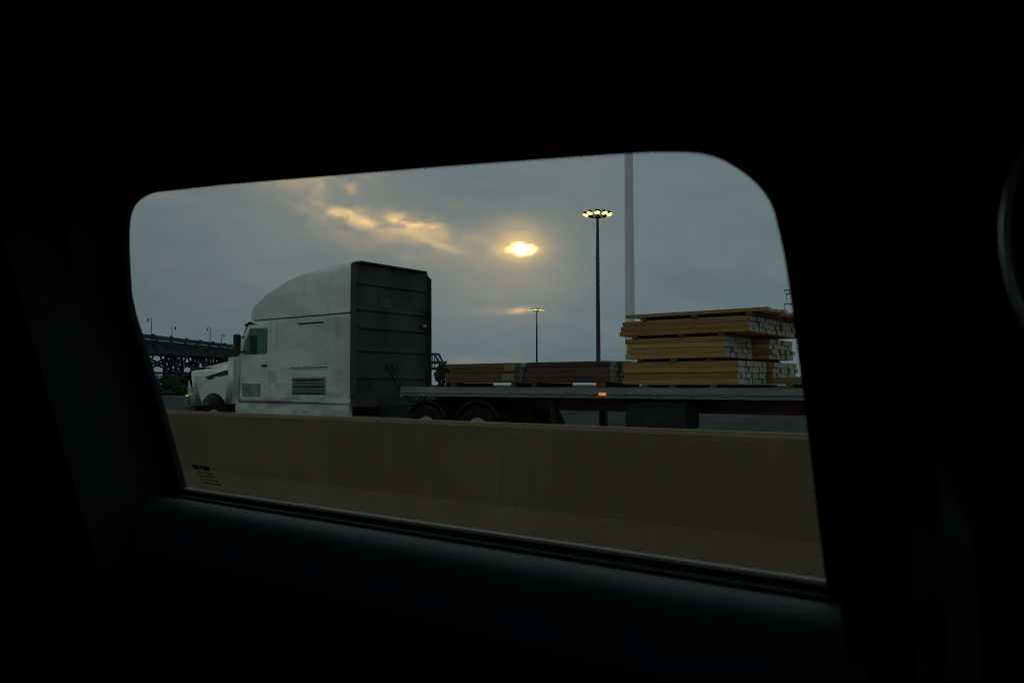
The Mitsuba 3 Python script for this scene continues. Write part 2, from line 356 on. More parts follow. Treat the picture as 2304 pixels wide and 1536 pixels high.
for s, y0, y1 in ((0, TY0 + 0.30, TY0 + 0.60), (1, TY1 - 0.60, TY1 - 0.30)):
    put('semi_truck__headlight', tri(rbox(-20.17, -19.88, y0, y1, 1.06, 1.38, 0.05)), 'm_chrome', 40)
put('semi_truck__marker_lamp', tri(rbox(-20.03, -19.93, TY0 + 0.15, TY0 + 0.24, 1.12, 1.16, 0.012, 8)), 'm_tag_yellow', 40, emit=AMBER)
h = put('semi_truck__door_handle', tri(rbox(-16.42, -16.20, TY0 - 0.03, TY0 + 0.01, 1.86, 1.91, 0.015)), 'm_black_plastic', 40)
mm = put('semi_truck__mirror', tri(rbox(-17.20, -17.09, TY0 - 0.30, TY0 - 0.12, 2.14, 2.66, 0.045)), 'm_back_wall', 40)
for z in (2.22, 2.58):
    put(mm + '__mirror_arm', cyl((-17.14, TY0 - 0.12, z), (-17.20, TY0 + 0.06, z + 0.03), 0.02), 'm_black_plastic', 40)
put('semi_truck__cab_skirt', tri(rbox(-17.55, -13.32, TY0 + 0.03, TY0 + 0.16, 0.52, 1.05, 0.04)), 'm_white', 40)
put('semi_truck__cab_step', tri(rbox(-17.3, -16.3, TY0 - 0.02, TY0 + 0.35, 0.42, 0.50, 0.02)), 'm_vent', 40)
put('semi_truck__fuel_tank', along_y(lathe([(0, -0.55), (0.29, -0.55), (0.31, -0.52), (0.31, 0.52), (0.29, 0.55), (0, 0.55)]), 0, 0, 0).apply_transform(trimesh.transformations.rotation_matrix(math.pi / 2, [0, 0, 1])).apply_translation([-16.7, TY0 + 0.42, 0.62]), 'm_chrome', 30)
put('semi_truck__step_panel', tri(rbox(-17.20, -16.45, TY0 - 0.012, TY0 + 0.03, 1.14, 1.46, 0.012, 8)), 'm_vent', 30)
# luggage door with louvres on the sleeper flank
lv = put('semi_truck__louvre_panel', bx(-15.25, -14.05, TY0 - 0.006, TY0 + 0.03, 1.20, 1.60), 'm_vent', label='grey louvred panel low on the sleeper side')
for k in range(5):
    z = 1.235 + k * 0.075
    sl = bx(-15.19, -14.11, -0.012, 0.012, -0.022, 0.022)
    sl.apply_transform(trimesh.transformations.rotation_matrix(0.6, [1, 0, 0])); sl.apply_translation([0, TY0 - 0.012, z])
    put(lv + '__slat', sl, 'm_chrome' if k % 2 else 'm_back_wall')
put('semi_truck__side_moulding', bx(-15.30, -14.0, TY0 - 0.010, TY0 + 0.02, 1.765, 1.80), 'm_chrome')
put('semi_truck__side_moulding', bx(-15.30, -14.0, TY0 - 0.010, TY0 + 0.02, 1.81, 1.828), 'm_black_plastic')
put('semi_truck__sleeper_vent', tri(rbox(-15.05, -14.15, TY0 - 0.008, TY0 + 0.03, 2.80, 2.845, 0.01, 8)), 'm_black_plastic')
put('semi_truck__sleeper_vent', tri(rbox(-15.0, -14.2, TY0 - 0.008, TY0 + 0.03, 2.745, 2.765, 0.008, 8)), 'm_chrome')
# back wall, ribs, lamps, hoses
put('semi_truck__back_wall', bx(-13.268, -13.205, TY0 + 0.03, TY1 - 0.03, 0.95, 4.09), 'm_back_wall', label='dark rear wall of the sleeper')
for z in (1.55, 2.15, 2.65, 3.05, 3.62):
    put('semi_truck__back_rib', tri(rbox(-13.21, -13.17, TY0 + 0.12, TY1 - 0.12, z, z + 0.07, 0.015, 8)), 'm_back_wall', 30)
for y0, y1 in ((TY0 + 0.012, TY0 + 0.035), (TY1 - 0.035, TY1 - 0.012)):
    put('semi_truck__side_extender', side_prism(clean(Polygon([(-13.28, 1.1), (-13.28, 4.08), (-13.1, 3.95), (-13.07, 1.3)]), 0.03), y0, y1), 'm_back_wall')
put('semi_truck__roof_lip', tri(rbox(-13.34, -13.1, TY0 + 0.14, TY1 - 0.14, 4.075, 4.125, 0.02, 8)), 'm_black_plastic', 30)
put('semi_truck__work_lamp', tri(rbox(-13.18, -13.11, 13.62, 13.74, 2.78, 2.84, 0.02, 8)), 'm_chrome', 40)
put('semi_truck__placard', bx(-13.208, -13.195, 12.30, 12.62, 3.16, 3.40), 'm_placard', label='dull yellow placard on the rear wall')
for k, (y, m) in enumerate(((12.5, 'm_rubber'), (12.65, 'm_chassis'), (12.8, 'm_black_plastic'))):
    pts = [(-13.22 + 1.45 * t, y + 0.06 * math.sin(5 * t + k), 1.9 - 0.55 * math.sin(math.pi * t) - 0.55 * t) for t in np.linspace(0, 1, 24)]
    put('semi_truck__air_hose', tube(pts, 0.016, 6), m, True)
for y in (12.3, 13.1):
    put('semi_truck__frame_rail', bx(-19.2, -9.0, y, y + 0.09, 0.72, 0.98), 'm_chassis')
put('semi_truck__fifth_wheel', tri(rbox(-10.9, -9.9, 12.3, 13.2, 0.98, 1.10, 0.03)), 'm_chassis', 30)
tyre = [(0.29, -0.13), (0.36, -0.145), (0.47, -0.14), (0.505, -0.11), (0.515, -0.05), (0.515, 0.05), (0.505, 0.11), (0.47, 0.14), (0.36, 0.145), (0.29, 0.13), (0.29, -0.13)]
rimp = [(0.0, -0.02), (0.08, -0.02), (0.11, -0.05), (0.14, 0.0), (0.24, 0.05), (0.29, -0.08), (0.295, 0.13), (0.0, 0.13), (0, -0.02)]


def wheel(holder, x, y):
    w = put(holder + '__wheel', along_y(lathe(tyre), x, y, 0.515), 'm_rubber', 30)
    f = lathe(rimp); 
    put(w + '__rim', along_y(f, x, y, 0.515), 'm_rim', 30)


for x in (-18.5,):
    for y in (TY0 + 0.18, TY1 - 0.18):
        wheel('semi_truck', x, y)
for x in (-11.05, -9.72):
    for y in (TY0 + 0.20, TY0 + 0.53, TY1 - 0.53, TY1 - 0.20):
        wheel('semi_truck', x, y)
    put('semi_truck__mudguard', side_prism(LineString([(x + 0.6 * math.cos(t), 0.52 + 0.6 * math.sin(t)) for t in np.linspace(0.5, 2.6, 16)]).buffer(0.012, cap_style=2), TY0 + 0.04, TY0 + 0.66), 'm_black_plastic', 30)
tag('semi_truck', 'white long-nosed sleeper tractor unit with dark rear wall, driving left behind the barrier', 'truck')

# ------------------------------------------------------------------ flatbed trailer
FX0, FX1, FY1, DECK = -11.66, 2.9, 14.0, 1.375
put('flatbed_trailer__side_rail', bx(FX0, FX1, TY0, TY0 + 0.10, DECK - 0.17, DECK), 'm_rail')
put('flatbed_trailer__side_rail', bx(FX0, FX1, FY1, FY1 + 0.10, DECK - 0.17, DECK), 'm_rail')
put('flatbed_trailer__rub_rail', bx(FX0, FX1, TY0 - 0.045, TY0 - 0.03, DECK - 0.105, DECK - 0.035), 'm_rail')
put('flatbed_trailer__rub_rail', bx(FX0, FX1, TY0 - 0.02, TY0 - 0.002, DECK - 0.172, DECK - 0.152), 'm_rail')
pk = mikit.ply(bx(-0.045, 0.045, -0.032, 0.0, -0.06, 0.06), 'm_rail')
for k in range(24):
    put('flatbed_trailer__stake_pocket', {**pk, 'to_world': T().translate([FX0 + 0.3 + 0.6 * k, TY0 - 0.001, DECK - 0.07])}, None)
for k in range(17):
    y = TY0 + 0.105 + k * 0.1412
    put('flatbed_trailer__deck_board', bx(FX0, FX1, y, y + 0.135, DECK - 0.035, DECK - 0.004 + 0.002 * (k % 2)), 'm_deckwood')
for y in (12.35, 13.15):
    put('flatbed_trailer__main_beam', cat([bx(FX0 + 0.1, FX1 - 0.1, y, y + 0.015, 0.98, DECK - 0.04), bx(FX0 + 0.1, FX1 - 0.1, y - 0.06, y + 0.075, 0.955, 0.975)]), 'm_red_steel')
cm = mikit.ply(bx(-0.03, 0.03, TY0 + 0.10, FY1, DECK - 0.14, DECK - 0.038), 'm_chassis')
for k in range(29):
    put('flatbed_trailer__crossmember', {**cm, 'to_world': T().translate([FX0 + 0.3 + 0.5 * k, 0, 0])}, None)
put('flatbed_trailer__front_rail', bx(FX0 - 0.05, FX0 - 0.002, TY0, 14.1, DECK - 0.20, DECK + 0.01), 'm_rail')
for y in (TY0 + 0.35, FY1 - 0.45):
    put('flatbed_trailer__landing_leg', cat([bx(-8.25, -8.13, y, y + 0.12, 0.45, 1.2), bx(-8.23, -8.15, y + 0.02, y + 0.10, 0.30, 0.45), bx(-8.35, -8.03, y - 0.05, y + 0.17, 0.27, 0.30)]), 'm_chassis')
put('flatbed_trailer__tool_box', tri(rbox(-6.6, -5.5, TY0 + 0.15, TY0 + 0.65, 0.72, 1.16, 0.03)), 'm_chassis', 30)
put('flatbed_trailer__marker_lamp', tri(rbox(-6.98, -6.84, TY0 - 0.062, TY0 - 0.03, 1.245, 1.295, 0.012, 8)), 'm_tag_yellow', 40, emit=AMBER)
for x in (0.2, 1.45):
    for y in (TY0 + 0.20, TY0 + 0.53, FY1 - 0.53, FY1 - 0.10):
        wheel('flatbed_trailer', x, y)
tag('flatbed_trailer', 'long flatbed trailer with grey side rail and amber marker lamp carrying timber', 'trailer')

# ------------------------------------------------------------------ timber packs on the trailer
UNIT = {}


def pack(x0, x1, y0, cols, z0, layers, m, label, lh=0.0905, bearers=(0.12, 0.5, 0.88), bh=0.085, stagger=0.06, wid=0.144, thing='timber_pack'):
    """A bundle of planks on bearers: every plank is a part."""
    n = 0
    key = thing
    while any(k.startswith(key + '__') for k in scene):
        n += 1; key = f'{thing}_{n:03d}'
    if m not in UNIT:
        UNIT[m] = mikit.ply(tri(rbox(-0.5, 0.5, -0.5, 0.5, -0.5, 0.5, 0.03, 4)), m)
    for l in range(layers):
        for c in range(cols):
            a, b = x0 + random.uniform(-stagger, stagger), x1 + random.uniform(-stagger, stagger)
            yy = y0 + c * wid + random.uniform(-0.004, 0.004) + (random.uniform(-0.012, 0.006) if c == 0 else 0)
            put(key + '__plank', {**UNIT[m], 'to_world': T().translate([(a + b) / 2, yy + wid / 2, z0 + (l + 0.5) * lh]).scale([b - a, wid - 0.006, lh - 0.004])}, None)
    for t in bearers:
        x = x0 + t * (x1 - x0)
        put(key + '__bearer', bx(x - 0.05, x + 0.05, y0 - 0.02, y0 + cols * wid + 0.02, z0 - bh, z0 - 0.002), 'm_bearer')
    tag(key, label, 'timber pack', 'timber packs loaded on the flatbed')
    return key


D = DECK + 0.003
a = pack(-10.50, -8.66, TY0 + 0.06, 8, D + 0.087, 4, 'm_timber_brown', 'low dark brown timber pack nearest the cab, with yellow tag', bearers=(0.1, 0.9))
put(a + '__tag', bx(-9.06, -8.80, TY0 + 0.036, TY0 + 0.044, D + 0.30, D + 0.42), 'm_tag_yellow', label='yellow tag on the side of the pack')
put(a + '__tag', bx(-9.10, -8.82, TY0 + 0.036, TY0 + 0.044, D + 0.12, D + 0.25), 'm_tag_grey', label='grey tag under the yellow one')
pack(-8.60, -6.78, TY0 + 0.06, 8, D + 0.087, 4, 'm_timber_maroon', 'low dark purplish brown timber pack between brown pack and tall stack', bearers=(0.12, 0.9))
for row, y0 in (('near', TY0 + 0.05), ('far', TY0 + 1.30)):
    side = 'near' if row == 'near' else 'far'
    pack(-6.56, -4.60 + 0.1 * (row == 'far'), y0, 8, D + 0.052, 4, 'm_timber_orange', f'orange-brown timber pack at the bottom of the tall stack, {side} row', bh=0.05, stagger=0.025, bearers=(0.2, 0.45, 0.8))
    pack(-6.50, -4.80 + 0.25 * (row == 'far'), y0, 8, D + 0.052 + 0.362 + 0.048, 4, 'm_timber_gold', f'paler orange timber pack in second tier of the tall stack, {side} row', lh=0.083, bh=0.047, stagger=0.03, bearers=(0.15, 0.5, 0.85))
    pack(-6.60, -4.42, y0, 8, D + 0.842, 3, 'm_timber_orange', f'orange-brown timber pack in third tier of the tall stack, {side} row', lh=0.081, bh=0.046, stagger=0.03, bearers=(0.12, 0.5, 0.8))
    pack(-6.40, -4.20, y0, 8, D + 1.140, 1, 'm_timber_gold', f'thin single layer of boards topping the tall stack, {side} row', lh=0.055, bh=0.052, stagger=0.12, bearers=(0.1, 0.5, 0.9))
pack(-4.10, -1.9, TY0 + 0.05, 16, D + 0.062, 1, 'm_timber_olive', 'flat olive timber pack lying low to the right of the tall stack', lh=0.10, bh=0.06, stagger=0.08)

# ------------------------------------------------------------------ light masts


def mast(loc, H, R, nl, label, tilt=0.35, phase=0.2):
    key = 'light_mast' if 'light_mast__pole' not in scene else 'light_mast_001'
    x, y = loc
    put(key + '__pole', cat([cyl((x, y, -8), (x, y, H - 6), 0.36, 0.24, 14), cyl((x, y, H - 6), (x, y, H + 0.4), 0.24, 0.17, 14)]), 'm_mast', 30)
    put(key + '__head_cap', lathe([(0, 0), (0.55, 0), (0.6, 0.12), (0.42, 0.42), (0, 0.5)], 16).apply_translation([x, y, H + 0.35]), 'm_mast', 30)
    ring = trimesh.creation.torus(R * 0.62, 0.05, 32, 6); ring.apply_translation([x, y, H + 0.15])
    put(key + '__ring', cat([ring] + [bar((x, y, H + 0.15), (x + R * 0.62 * math.cos(t), y + R * 0.62 * math.sin(t), H + 0.15), 0.07) for t in np.arange(3) * 2.094]), 'm_mast', 30)
    hd = lathe([(0, 0.50), (0.14, 0.50), (0.20, 0.34), (0.50, 0.05), (0.52, 0.0), (0.49, 0.0), (0.47, 0.03), (0, 0.03)], 18)
    lens = lathe([(0, -0.03), (0.25, -0.022), (0.44, 0.005), (0.44, 0.02), (0, 0.02)], 18)
    for k in range(nl):
        t = phase + k * 2 * math.pi / nl
        M = trimesh.transformations.translation_matrix([x + R * math.cos(t), y + R * math.sin(t), H]) @ trimesh.transformations.rotation_matrix(t, [0, 0, 1]) @ trimesh.transformations.rotation_matrix(-tilt, [0, 1, 0])
        hm, lm = hd.copy(), lens.copy(); hm.apply_transform(M); lm.apply_transform(M)
        w = put(key + '__lamp_head', hm, 'm_mast', 30)
        put(w + '__lens', lm, 'm_paint_white', 30, emit=LAMP)
    tag(key, label, 'light mast', 'high mast lights beyond the highway')


mast((-56.9, 93.3), 24.75, 1.72, 10, 'taller light mast with ring of lit lamps above the timber')
mast((-145.7, 202.2), 24.75, 2.1, 10, 'small distant light mast with lit lamps below the sun')

# pole on the parapet, close behind the trailer
PX, PY = -13.62, 24.46
put('light_pole__shaft', cyl((PX, PY, 0.81), (PX, PY, 13.0), 0.18, 0.14, 20), 'm_pole', 30)
put('light_pole__base_plate', bx(PX - 0.24, PX + 0.24, PY - 0.125, PY + 0.125, 0.811, 0.85), 'm_vent')
put('light_pole__arm', tube([(PX, PY, 12.7), (PX, PY - 0.8, 13.3), (PX, PY - 1.8, 13.6), (PX, PY - 2.8, 13.7)], 0.05), 'm_pole', True)
put('light_pole__lamp_head', tri(rbox(PX - 0.16, PX + 0.16, PY - 3.4, PY - 2.7, 13.6, 13.78, 0.06)), 'm_vent', 40)
tag('light_pole', 'thick pale grey pole rising behind the timber stack into the sky', 'light pole')

# transmission pole at the right edge of the window
RIGHT = np.array([-FWD[1], FWD[0], 0]); RIGHT = -RIGHT / np.linalg.norm(RIGHT)
UP = np.array([-47.75, 151.5, 0.0])
put('power_pole__shaft', cyl(UP + [0, 0, -8], UP + [0, 0, 21.0], 0.42, 0.2, 12), 'm_bridge', 30)
for z, l, ins in ((19.25, 3.3, 0.35), (18.5, 2.95, 1.25), (16.62, 3.3, 1.2), (14.85, 2.9, 0.75)):
    am = put('power_pole__cross_arm', bar(UP - RIGHT * l + [0, 0, z], UP + RIGHT * l + [0, 0, z - 0.02], 0.15), 'm_bridge')
    for s in (-1, 1):
        q = UP + s * RIGHT * (l - 0.08) + [0, 0, z - 0.08]
        put(am + '__insulator', cat([cyl(q, q - [0, 0, ins], 0.035, n=6)] + [cyl(q - [0, 0, t], q - [0, 0, t + 0.06], 0.09, n=8) for t in np.arange(0.1, ins - 0.1, 0.16)]), 'm_bridge')
tag('power_pole', 'dark power pole with four cross arms at the right edge of the window', 'power pole')

# ------------------------------------------------------------------ steel viaduct at the left
V0 = np.array([-305.7, 159.1, 0]); VD = np.array([-0.662, 0.750, 0]); VD /= np.linalg.norm(VD)
VN = np.array([-VD[1], VD[0], 0]) * -1   # towards the right of the way it runs: away from the camera


def vp(t, off=0.0, z=0.0):
    """A point on the viaduct: t along it, off across it, z above the top of its parapet."""
    q = V0 + VD * t + VN * off
    return np.array([q[0], q[1], 19.4 + 0.0165 * t + z])


def slab(t0, t1, o0, o1, z0, z1):
    c = np.array([vp(t, o, z) for t in (t0, t1) for o in (o0, o1) for z in (z0, z1)])
    return trimesh.convex.convex_hull(c)


WID = 18.0
put('steel_viaduct__deck', slab(-90, 420, 0.6, WID - 0.6, -2.5, -1.7), 'm_bridge')
for o in (0, WID - 0.5):
    w = put('steel_viaduct__parapet', slab(-90, 420, o, o + 0.5, -1.55, 0), 'm_bridge')
    for k in range(30):
        t = -88 + 17 * k
        put(w + '__pilaster', slab(t, t + 1.6, o - 0.12, o + 0.62, -1.6, 0.42), 'm_bridge')
# the lit gap rail under the parapet
rr = put('steel_viaduct__ledge', slab(-90, 420, -0.25, 0.55, -1.74, -1.58), 'm_bridge_rail')
for k in range(78):
    t = -88 + 6.5 * k
    put(rr + '__bracket', slab(t, t + 2.2, -0.42, 0.02, -2.4, -1.5), 'm_bridge')
for o in (0.9, WID - 1.4):
    mem = [slab(-90, 420, o, o + 0.45, -6.4, -5.5), slab(-90, 420, o, o + 0.45, -3.4, -2.4), slab(-90, 420, o + 0.2, o + 0.3, -6.4, -2.4)]
    for k in range(42):
        t = -90 + 12 * k
        mem += [bar(vp(t, o + 0.1, -5.9), vp(t, o + 0.1, -2.6), 0.5), bar(vp(t, o + 0.1, -5.9), vp(t + 6, o + 0.1, -2.7), 0.55), bar(vp(t + 6, o + 0.1, -2.7), vp(t + 12, o + 0.1, -5.9), 0.55)]
    put('steel_viaduct__deck_truss', cat(mem), 'm_bridge', kind='stuff')
for k in range(15):
    t = -76 + 34 * k
    base = vp(t)[2] + 8.0
    leg = []
    for tt in (t - 3.2, t + 3.2):
        for o in (1.1, WID - 1.2):
            leg.append(bar(vp(tt, o, -6.2), vp(t + (tt - t) * 1.5, o + (-1.2 if o < 5 else 1.2), -base), 0.95))
    nb = 3
    for i in range(nb):
        za, zb = -6.2 - (base - 6.2) * i / nb, -6.2 - (base - 6.2) * (i + 1) / nb
        wa, wb = 1 + 0.5 * i / nb, 1 + 0.5 * (i + 1) / nb
        for o in (1.1, WID - 1.2):
            leg += [bar(vp(t - 3.2 * wa, o, za), vp(t + 3.2 * wb, o, zb), 0.5), bar(vp(t + 3.2 * wa, o, za), vp(t - 3.2 * wb, o, zb), 0.5), bar(vp(t - 3.2 * wb, o, zb), vp(t + 3.2 * wb, o, zb), 0.55)]
        for s in (-1, 1):
            leg += [bar(vp(t + s * 3.2 * wa, 1.1, za), vp(t + s * 3.2 * wb, WID - 1.2, zb), 0.5), bar(vp(t + s * 3.2 * wa, WID - 1.2, za), vp(t + s * 3.2 * wb, 1.1, zb), 0.5), bar(vp(t + s * 3.2 * wb, 1.1, zb), vp(t + s * 3.2 * wb, WID - 1.2, zb), 0.55)]
    # the knee braces that make the arch-like openings beside each tower
    for s in (-1, 1):
        for o in (1.1, WID - 1.2):
            leg += [bar(vp(t + s * 4.2, o, -10.5), vp(t + s * 10, o, -6.2), 0.6)]
    put('steel_viaduct__tower', cat(leg), 'm_bridge')
tag('steel_viaduct', 'dark steel viaduct on lattice towers sloping down from the left edge', 'viaduct')


def viaduct_lamp(t, off, H, arm, label):
    b = vp(t, off, -0.1)
    key = 'street_lamp'; n = 0
    while key + '__post' in scene:
        n += 1; key = f'street_lamp_{n:03d}'
    put(key + '__post', cyl(b, b + [0, 0, H], 0.20, 0.13, 8), 'm_bridge', 40)
    top = b + [0, 0, H]
    d = RIGHT * arm
    put(key + '__arm', tube([top - [0, 0, 0.3], top + d * 0.15 + [0, 0, 0.05], top + d * 0.6 + [0, 0, 0.05], top + d + [0, 0, -0.1]], 0.11, 6), 'm_bridge', True)
    e = top + d
    put(key + '__lantern', lathe([(0, 0.35), (0.25, 0.2), (0.33, -0.1), (0.22, -0.6), (0, -0.7)], 12).apply_translation(e + [0, 0, -0.35]), 'm_bridge', 30)
    tag(key, label, 'street lamp', 'lamp posts on the viaduct')


viaduct_lamp(8.5, 0.2, 8.7, -1.5, 'leftmost street lamp on the viaduct, arm pointing left')
viaduct_lamp(31.5, 0.3, 6.7, 1.4, 'second street lamp from the left on the viaduct, its arm pointing right')
viaduct_lamp(85, 0.2, 9.1, -1.5, 'third street lamp on the viaduct, left of the truck cab')
viaduct_lamp(103.5, 0.3, 6.6, 1.4, 'street lamp on the viaduct seen at the front of the cab')
viaduct_lamp(164.5, 0.2, 9.0, -1.5, 'street lamp on the viaduct seen through the green cab windows')

# ------------------------------------------------------------------ far truss bridge
B0 = np.array([-818.5, 884.6, 0.0])
BV = RIGHT * -1.0
BV = np.array([BV[0] - 0.12, BV[1] + 0.30, 0]); BV /= np.linalg.norm(BV)
BN = np.array([BV[1], -BV[0], 0])
if BN @ FWD < 0:
    BN = -BN


def bp(s, o, z):
    q = B0 + BV * s + BN * o
    return np.array([q[0], q[1], z])


for o in (0, 16.0):
    top = [(8, 48.5), (40, 48.5), (62, 44.5), (84, 41.0), (110, 41.0), (134, 45), (160, 50)]
    put('truss_bridge__top_chord', cat([bar(bp(s0, o, z0), bp(s1, o, z1), 2.2) for (s0, z0), (s1, z1) in zip(top, top[1:])]), 'm_bridge')
    put('truss_bridge__bottom_chord', bar(bp(-2, o, 26.5), bp(170, o, 26.5), 2.6), 'm_bridge')
    put('truss_bridge__end_post', bar(bp(8, o, 49), bp(-3, o, 26), 2.6), 'm_bridge')
    hs = np.interp(np.arange(8, 160, 11.0), [s for s, _ in top], [z for _, z in top])
    for k, s in enumerate(np.arange(8, 160, 11.0)):
        put('truss_bridge__vertical', bar(bp(s, o, 26.5), bp(s, o, hs[k]), 1.1), 'm_bridge')
        s2 = s + (11 if k % 2 else -11)
        if 8 <= s2 <= 150:
            put('truss_bridge__diagonal', bar(bp(s, o, hs[k]), bp(s2, o, 34.0), 1.3), 'm_bridge')
put('truss_bridge__deck', trimesh.convex.convex_hull(np.array([bp(s, o, z) for s in (-5, 170) for o in (-1, 17) for z in (33.6, 37.5)])), 'm_bridge')
for s in (0, 60, 125):
    put('truss_bridge__pier', cat([bar(bp(s, o, -8), bp(s, o, 27), 4.0) for o in (0, 16)] + [bar(bp(s, 0, 2), bp(s, 16, 24), 1.2), bar(bp(s, 16, 2), bp(s, 0, 24), 1.2)]), 'm_bridge')
tag('truss_bridge', 'far dark steel truss bridge just right of the truck cab', 'bridge')

# ------------------------------------------------------------------ trees


def tree(x, y, H, W, label, m='m_leaf', n=2200, leaf=0.34, group='trees beside the viaduct'):
    key = 'tree'; k = 0
    while key + '__trunk' in scene:
        k += 1; key = f'tree_{k:03d}'
    z0 = -8.0
    parts = [cyl((x, y, z0), (x + 0.2, y, z0 + H * 0.5), 0.03 * H, 0.016 * H, 8)]
    cl = []
    for i in range(16):
        t = RNG.uniform(0, 2 * np.pi); r = W * RNG.uniform(0.15, 0.75); hz = H * RNG.uniform(0.45, 0.97)
        if hz > 0.8 * H: r *= 0.6
        c = np.array([x + r * math.cos(t), y + r * math.sin(t), z0 + hz]); cl.append((c, W * RNG.uniform(0.25, 0.5)))
        parts.append(cyl((x + 0.1, y, z0 + H * RNG.uniform(0.3, 0.5)), c, 0.010 * H, 0.003 * H, 6))
    put(key + '__trunk', cat(parts), 'm_bark', 40)
    ci = RNG.integers(0, len(cl), n)
    d = RNG.normal(size=(n, 3)); d /= np.linalg.norm(d, axis=1, keepdims=True)
    rad = RNG.uniform(0.25, 1.08, n) ** 0.6
    P = np.array([cl[i][0] for i in ci]) + d * (rad * np.array([cl[i][1] for i in ci]))[:, None] * [1, 1, 0.8]
    A = RNG.normal(size=(n, 3)); A /= np.linalg.norm(A, axis=1, keepdims=True)
    Bv = np.cross(A, RNG.normal(size=(n, 3))); Bv /= np.linalg.norm(Bv, axis=1, keepdims=True)
    s = leaf * RNG.uniform(0.6, 1.4, n)[:, None]
    v = np.stack([P + A * s, P + Bv * s * 0.55, P - A * s, P - Bv * s * 0.55], 1).reshape(-1, 3)
    q = np.arange(n)[:, None] * 4
    put(key + '__crown', (v, np.vstack([q + [0, 1, 2], q + [0, 2, 3]])), m)
    tag(key, label, 'tree', group)


def at_px(xp, Z):
    """World x, y of a spot Z metres ahead, xp in tangent units to the right of the view axis."""
    f2 = np.array([FWD[0], FWD[1]]) / math.hypot(FWD[0], FWD[1])
    return f2 * Z + RIGHT[:2] * xp * Z


for xp, Z, H, W, lab, m in ((-0.447, 190, 9.5, 4.5, 'dark bushy tree at the left edge under the viaduct', 'm_leaf_dark'), (-0.431, 205, 11.2, 4.5, 'dark green tree under the viaduct, second from the left edge', 'm_leaf'),
                            (-0.412, 215, 12.4, 5.0, 'rounded green tree under the viaduct in front of the truck nose', 'm_leaf_dark'), (-0.390, 225, 13.6, 5.5, 'larger green tree left of the truck hood', 'm_leaf'),
                            (-0.366, 240, 14.2, 6.0, 'broad dark tree partly behind the truck hood', 'm_leaf_dark')):
    x, y = at_px(xp, Z)
    tree(x, y, H, W, lab, m)
for xp, Z, H, W, lab in ((-0.087, 330, 18.3, 4.6, 'leafy treetop showing above the low timber, next to the far truss bridge'), (-0.0725, 330, 17.6, 4.2, 'rightmost small treetop showing above the low timber')):
    x, y = at_px(xp, Z)
    tree(x, y, H, W, lab, 'm_leaf', 2600, 0.45, 'treetops above the low timber')

# ------------------------------------------------------------------ the car around the camera
NRM = np.array([0, 1, 0.30]) / math.hypot(1, 0.30)


def pane_pt(x, z, h=0.0):
    """A point of the door's glass plane (leaning inwards), h metres further out."""
    x, z = np.asarray(x, float), np.asarray(z, float)
    return np.stack([x + 0 * z, 0.937 - 0.3 * z + 0 * x, z + 0 * x], -1) + np.asarray(h, float)[..., None] * NRM


def pane_prism(poly, h0, h1):
    m = trimesh.creation.extrude_polygon(poly, h1 - h0, engine='earcut')
    v = m.vertices
    m.vertices = pane_pt(v[:, 0], v[:, 1], v[:, 2] + h0)
    m.faces = m.faces[:, ::-1]
    m.fix_normals()
    return m


def chaikin(pts, n=2):
    for _ in range(n):
        q = [pts[0]]
        for a, b in zip(pts, pts[1:]):
            q += [(0.75 * a[0] + 0.25 * b[0], 0.75 * a[1] + 0.25 * b[1]), (0.25 * a[0] + 0.75 * b[0], 0.25 * a[1] + 0.75 * b[1])]
        pts = q + [pts[-1]]
    return pts


WIN_PTS = ([(-0.910, 1.608), (-0.930, 1.578), (-0.953, 1.523), (-0.955, 1.503), (-0.950, 1.461), (-0.946, 1.401), (-0.944, 1.351), (-0.943, 1.290), (-0.160, 1.290),
               (-0.1605, 1.347), (-0.1605, 1.416), (-0.161, 1.441), (-0.1613, 1.471), (-0.162, 1.498), (-0.164, 1.516), (-0.1655, 1.528), (-0.170, 1.538), (-0.177, 1.547), (-0.186, 1.555), (-0.196, 1.562),
               (-0.209, 1.567), (-0.225, 1.570), (-0.250, 1.574), (-0.421, 1.592), (-0.715, 1.621), (-0.813, 1.629), (-0.844, 1.632), (-0.868, 1.630), (-0.889, 1.625), (-0.903, 1.616)])
k0, k1, k2 = WIN_PTS.index((-0.1613, 1.471)), WIN_PTS.index((-0.421, 1.592)), WIN_PTS.index((-0.813, 1.629))
WIN = Polygon(WIN_PTS[3:k0] + chaikin(WIN_PTS[k0:k1 + 1]) + WIN_PTS[k1 + 1:k2] + chaikin(WIN_PTS[k2:] + WIN_PTS[:3]))
WIN_FRONT = Polygon([(0.06, 1.29), (0.06, 1.50), (0.12, 1.56), (0.55, 1.55), (1.05, 1.29)]).buffer(-0.02).buffer(0.02)
CARX0, CARX1 = -2.1, 1.7
hole = WIN.buffer(0.024, quad_segs=6)
trim = sbox(CARX0, 1.262, CARX1, 1.80).difference(hole).difference(WIN_FRONT)
trim = trim.difference(sbox(-0.967, 1.2, -0.136, 1.30))
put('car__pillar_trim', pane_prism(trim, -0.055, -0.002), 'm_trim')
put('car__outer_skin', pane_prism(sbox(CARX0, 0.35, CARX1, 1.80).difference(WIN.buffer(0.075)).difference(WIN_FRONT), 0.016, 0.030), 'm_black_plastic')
put('car__window_seal', cat([pane_prism(WIN.buffer(0.023).difference(WIN), -0.004, 0.0015), pane_prism(WIN.buffer(0.080).difference(WIN.buffer(0.022)), 0.0016, 0.0155)]), 'm_seal')


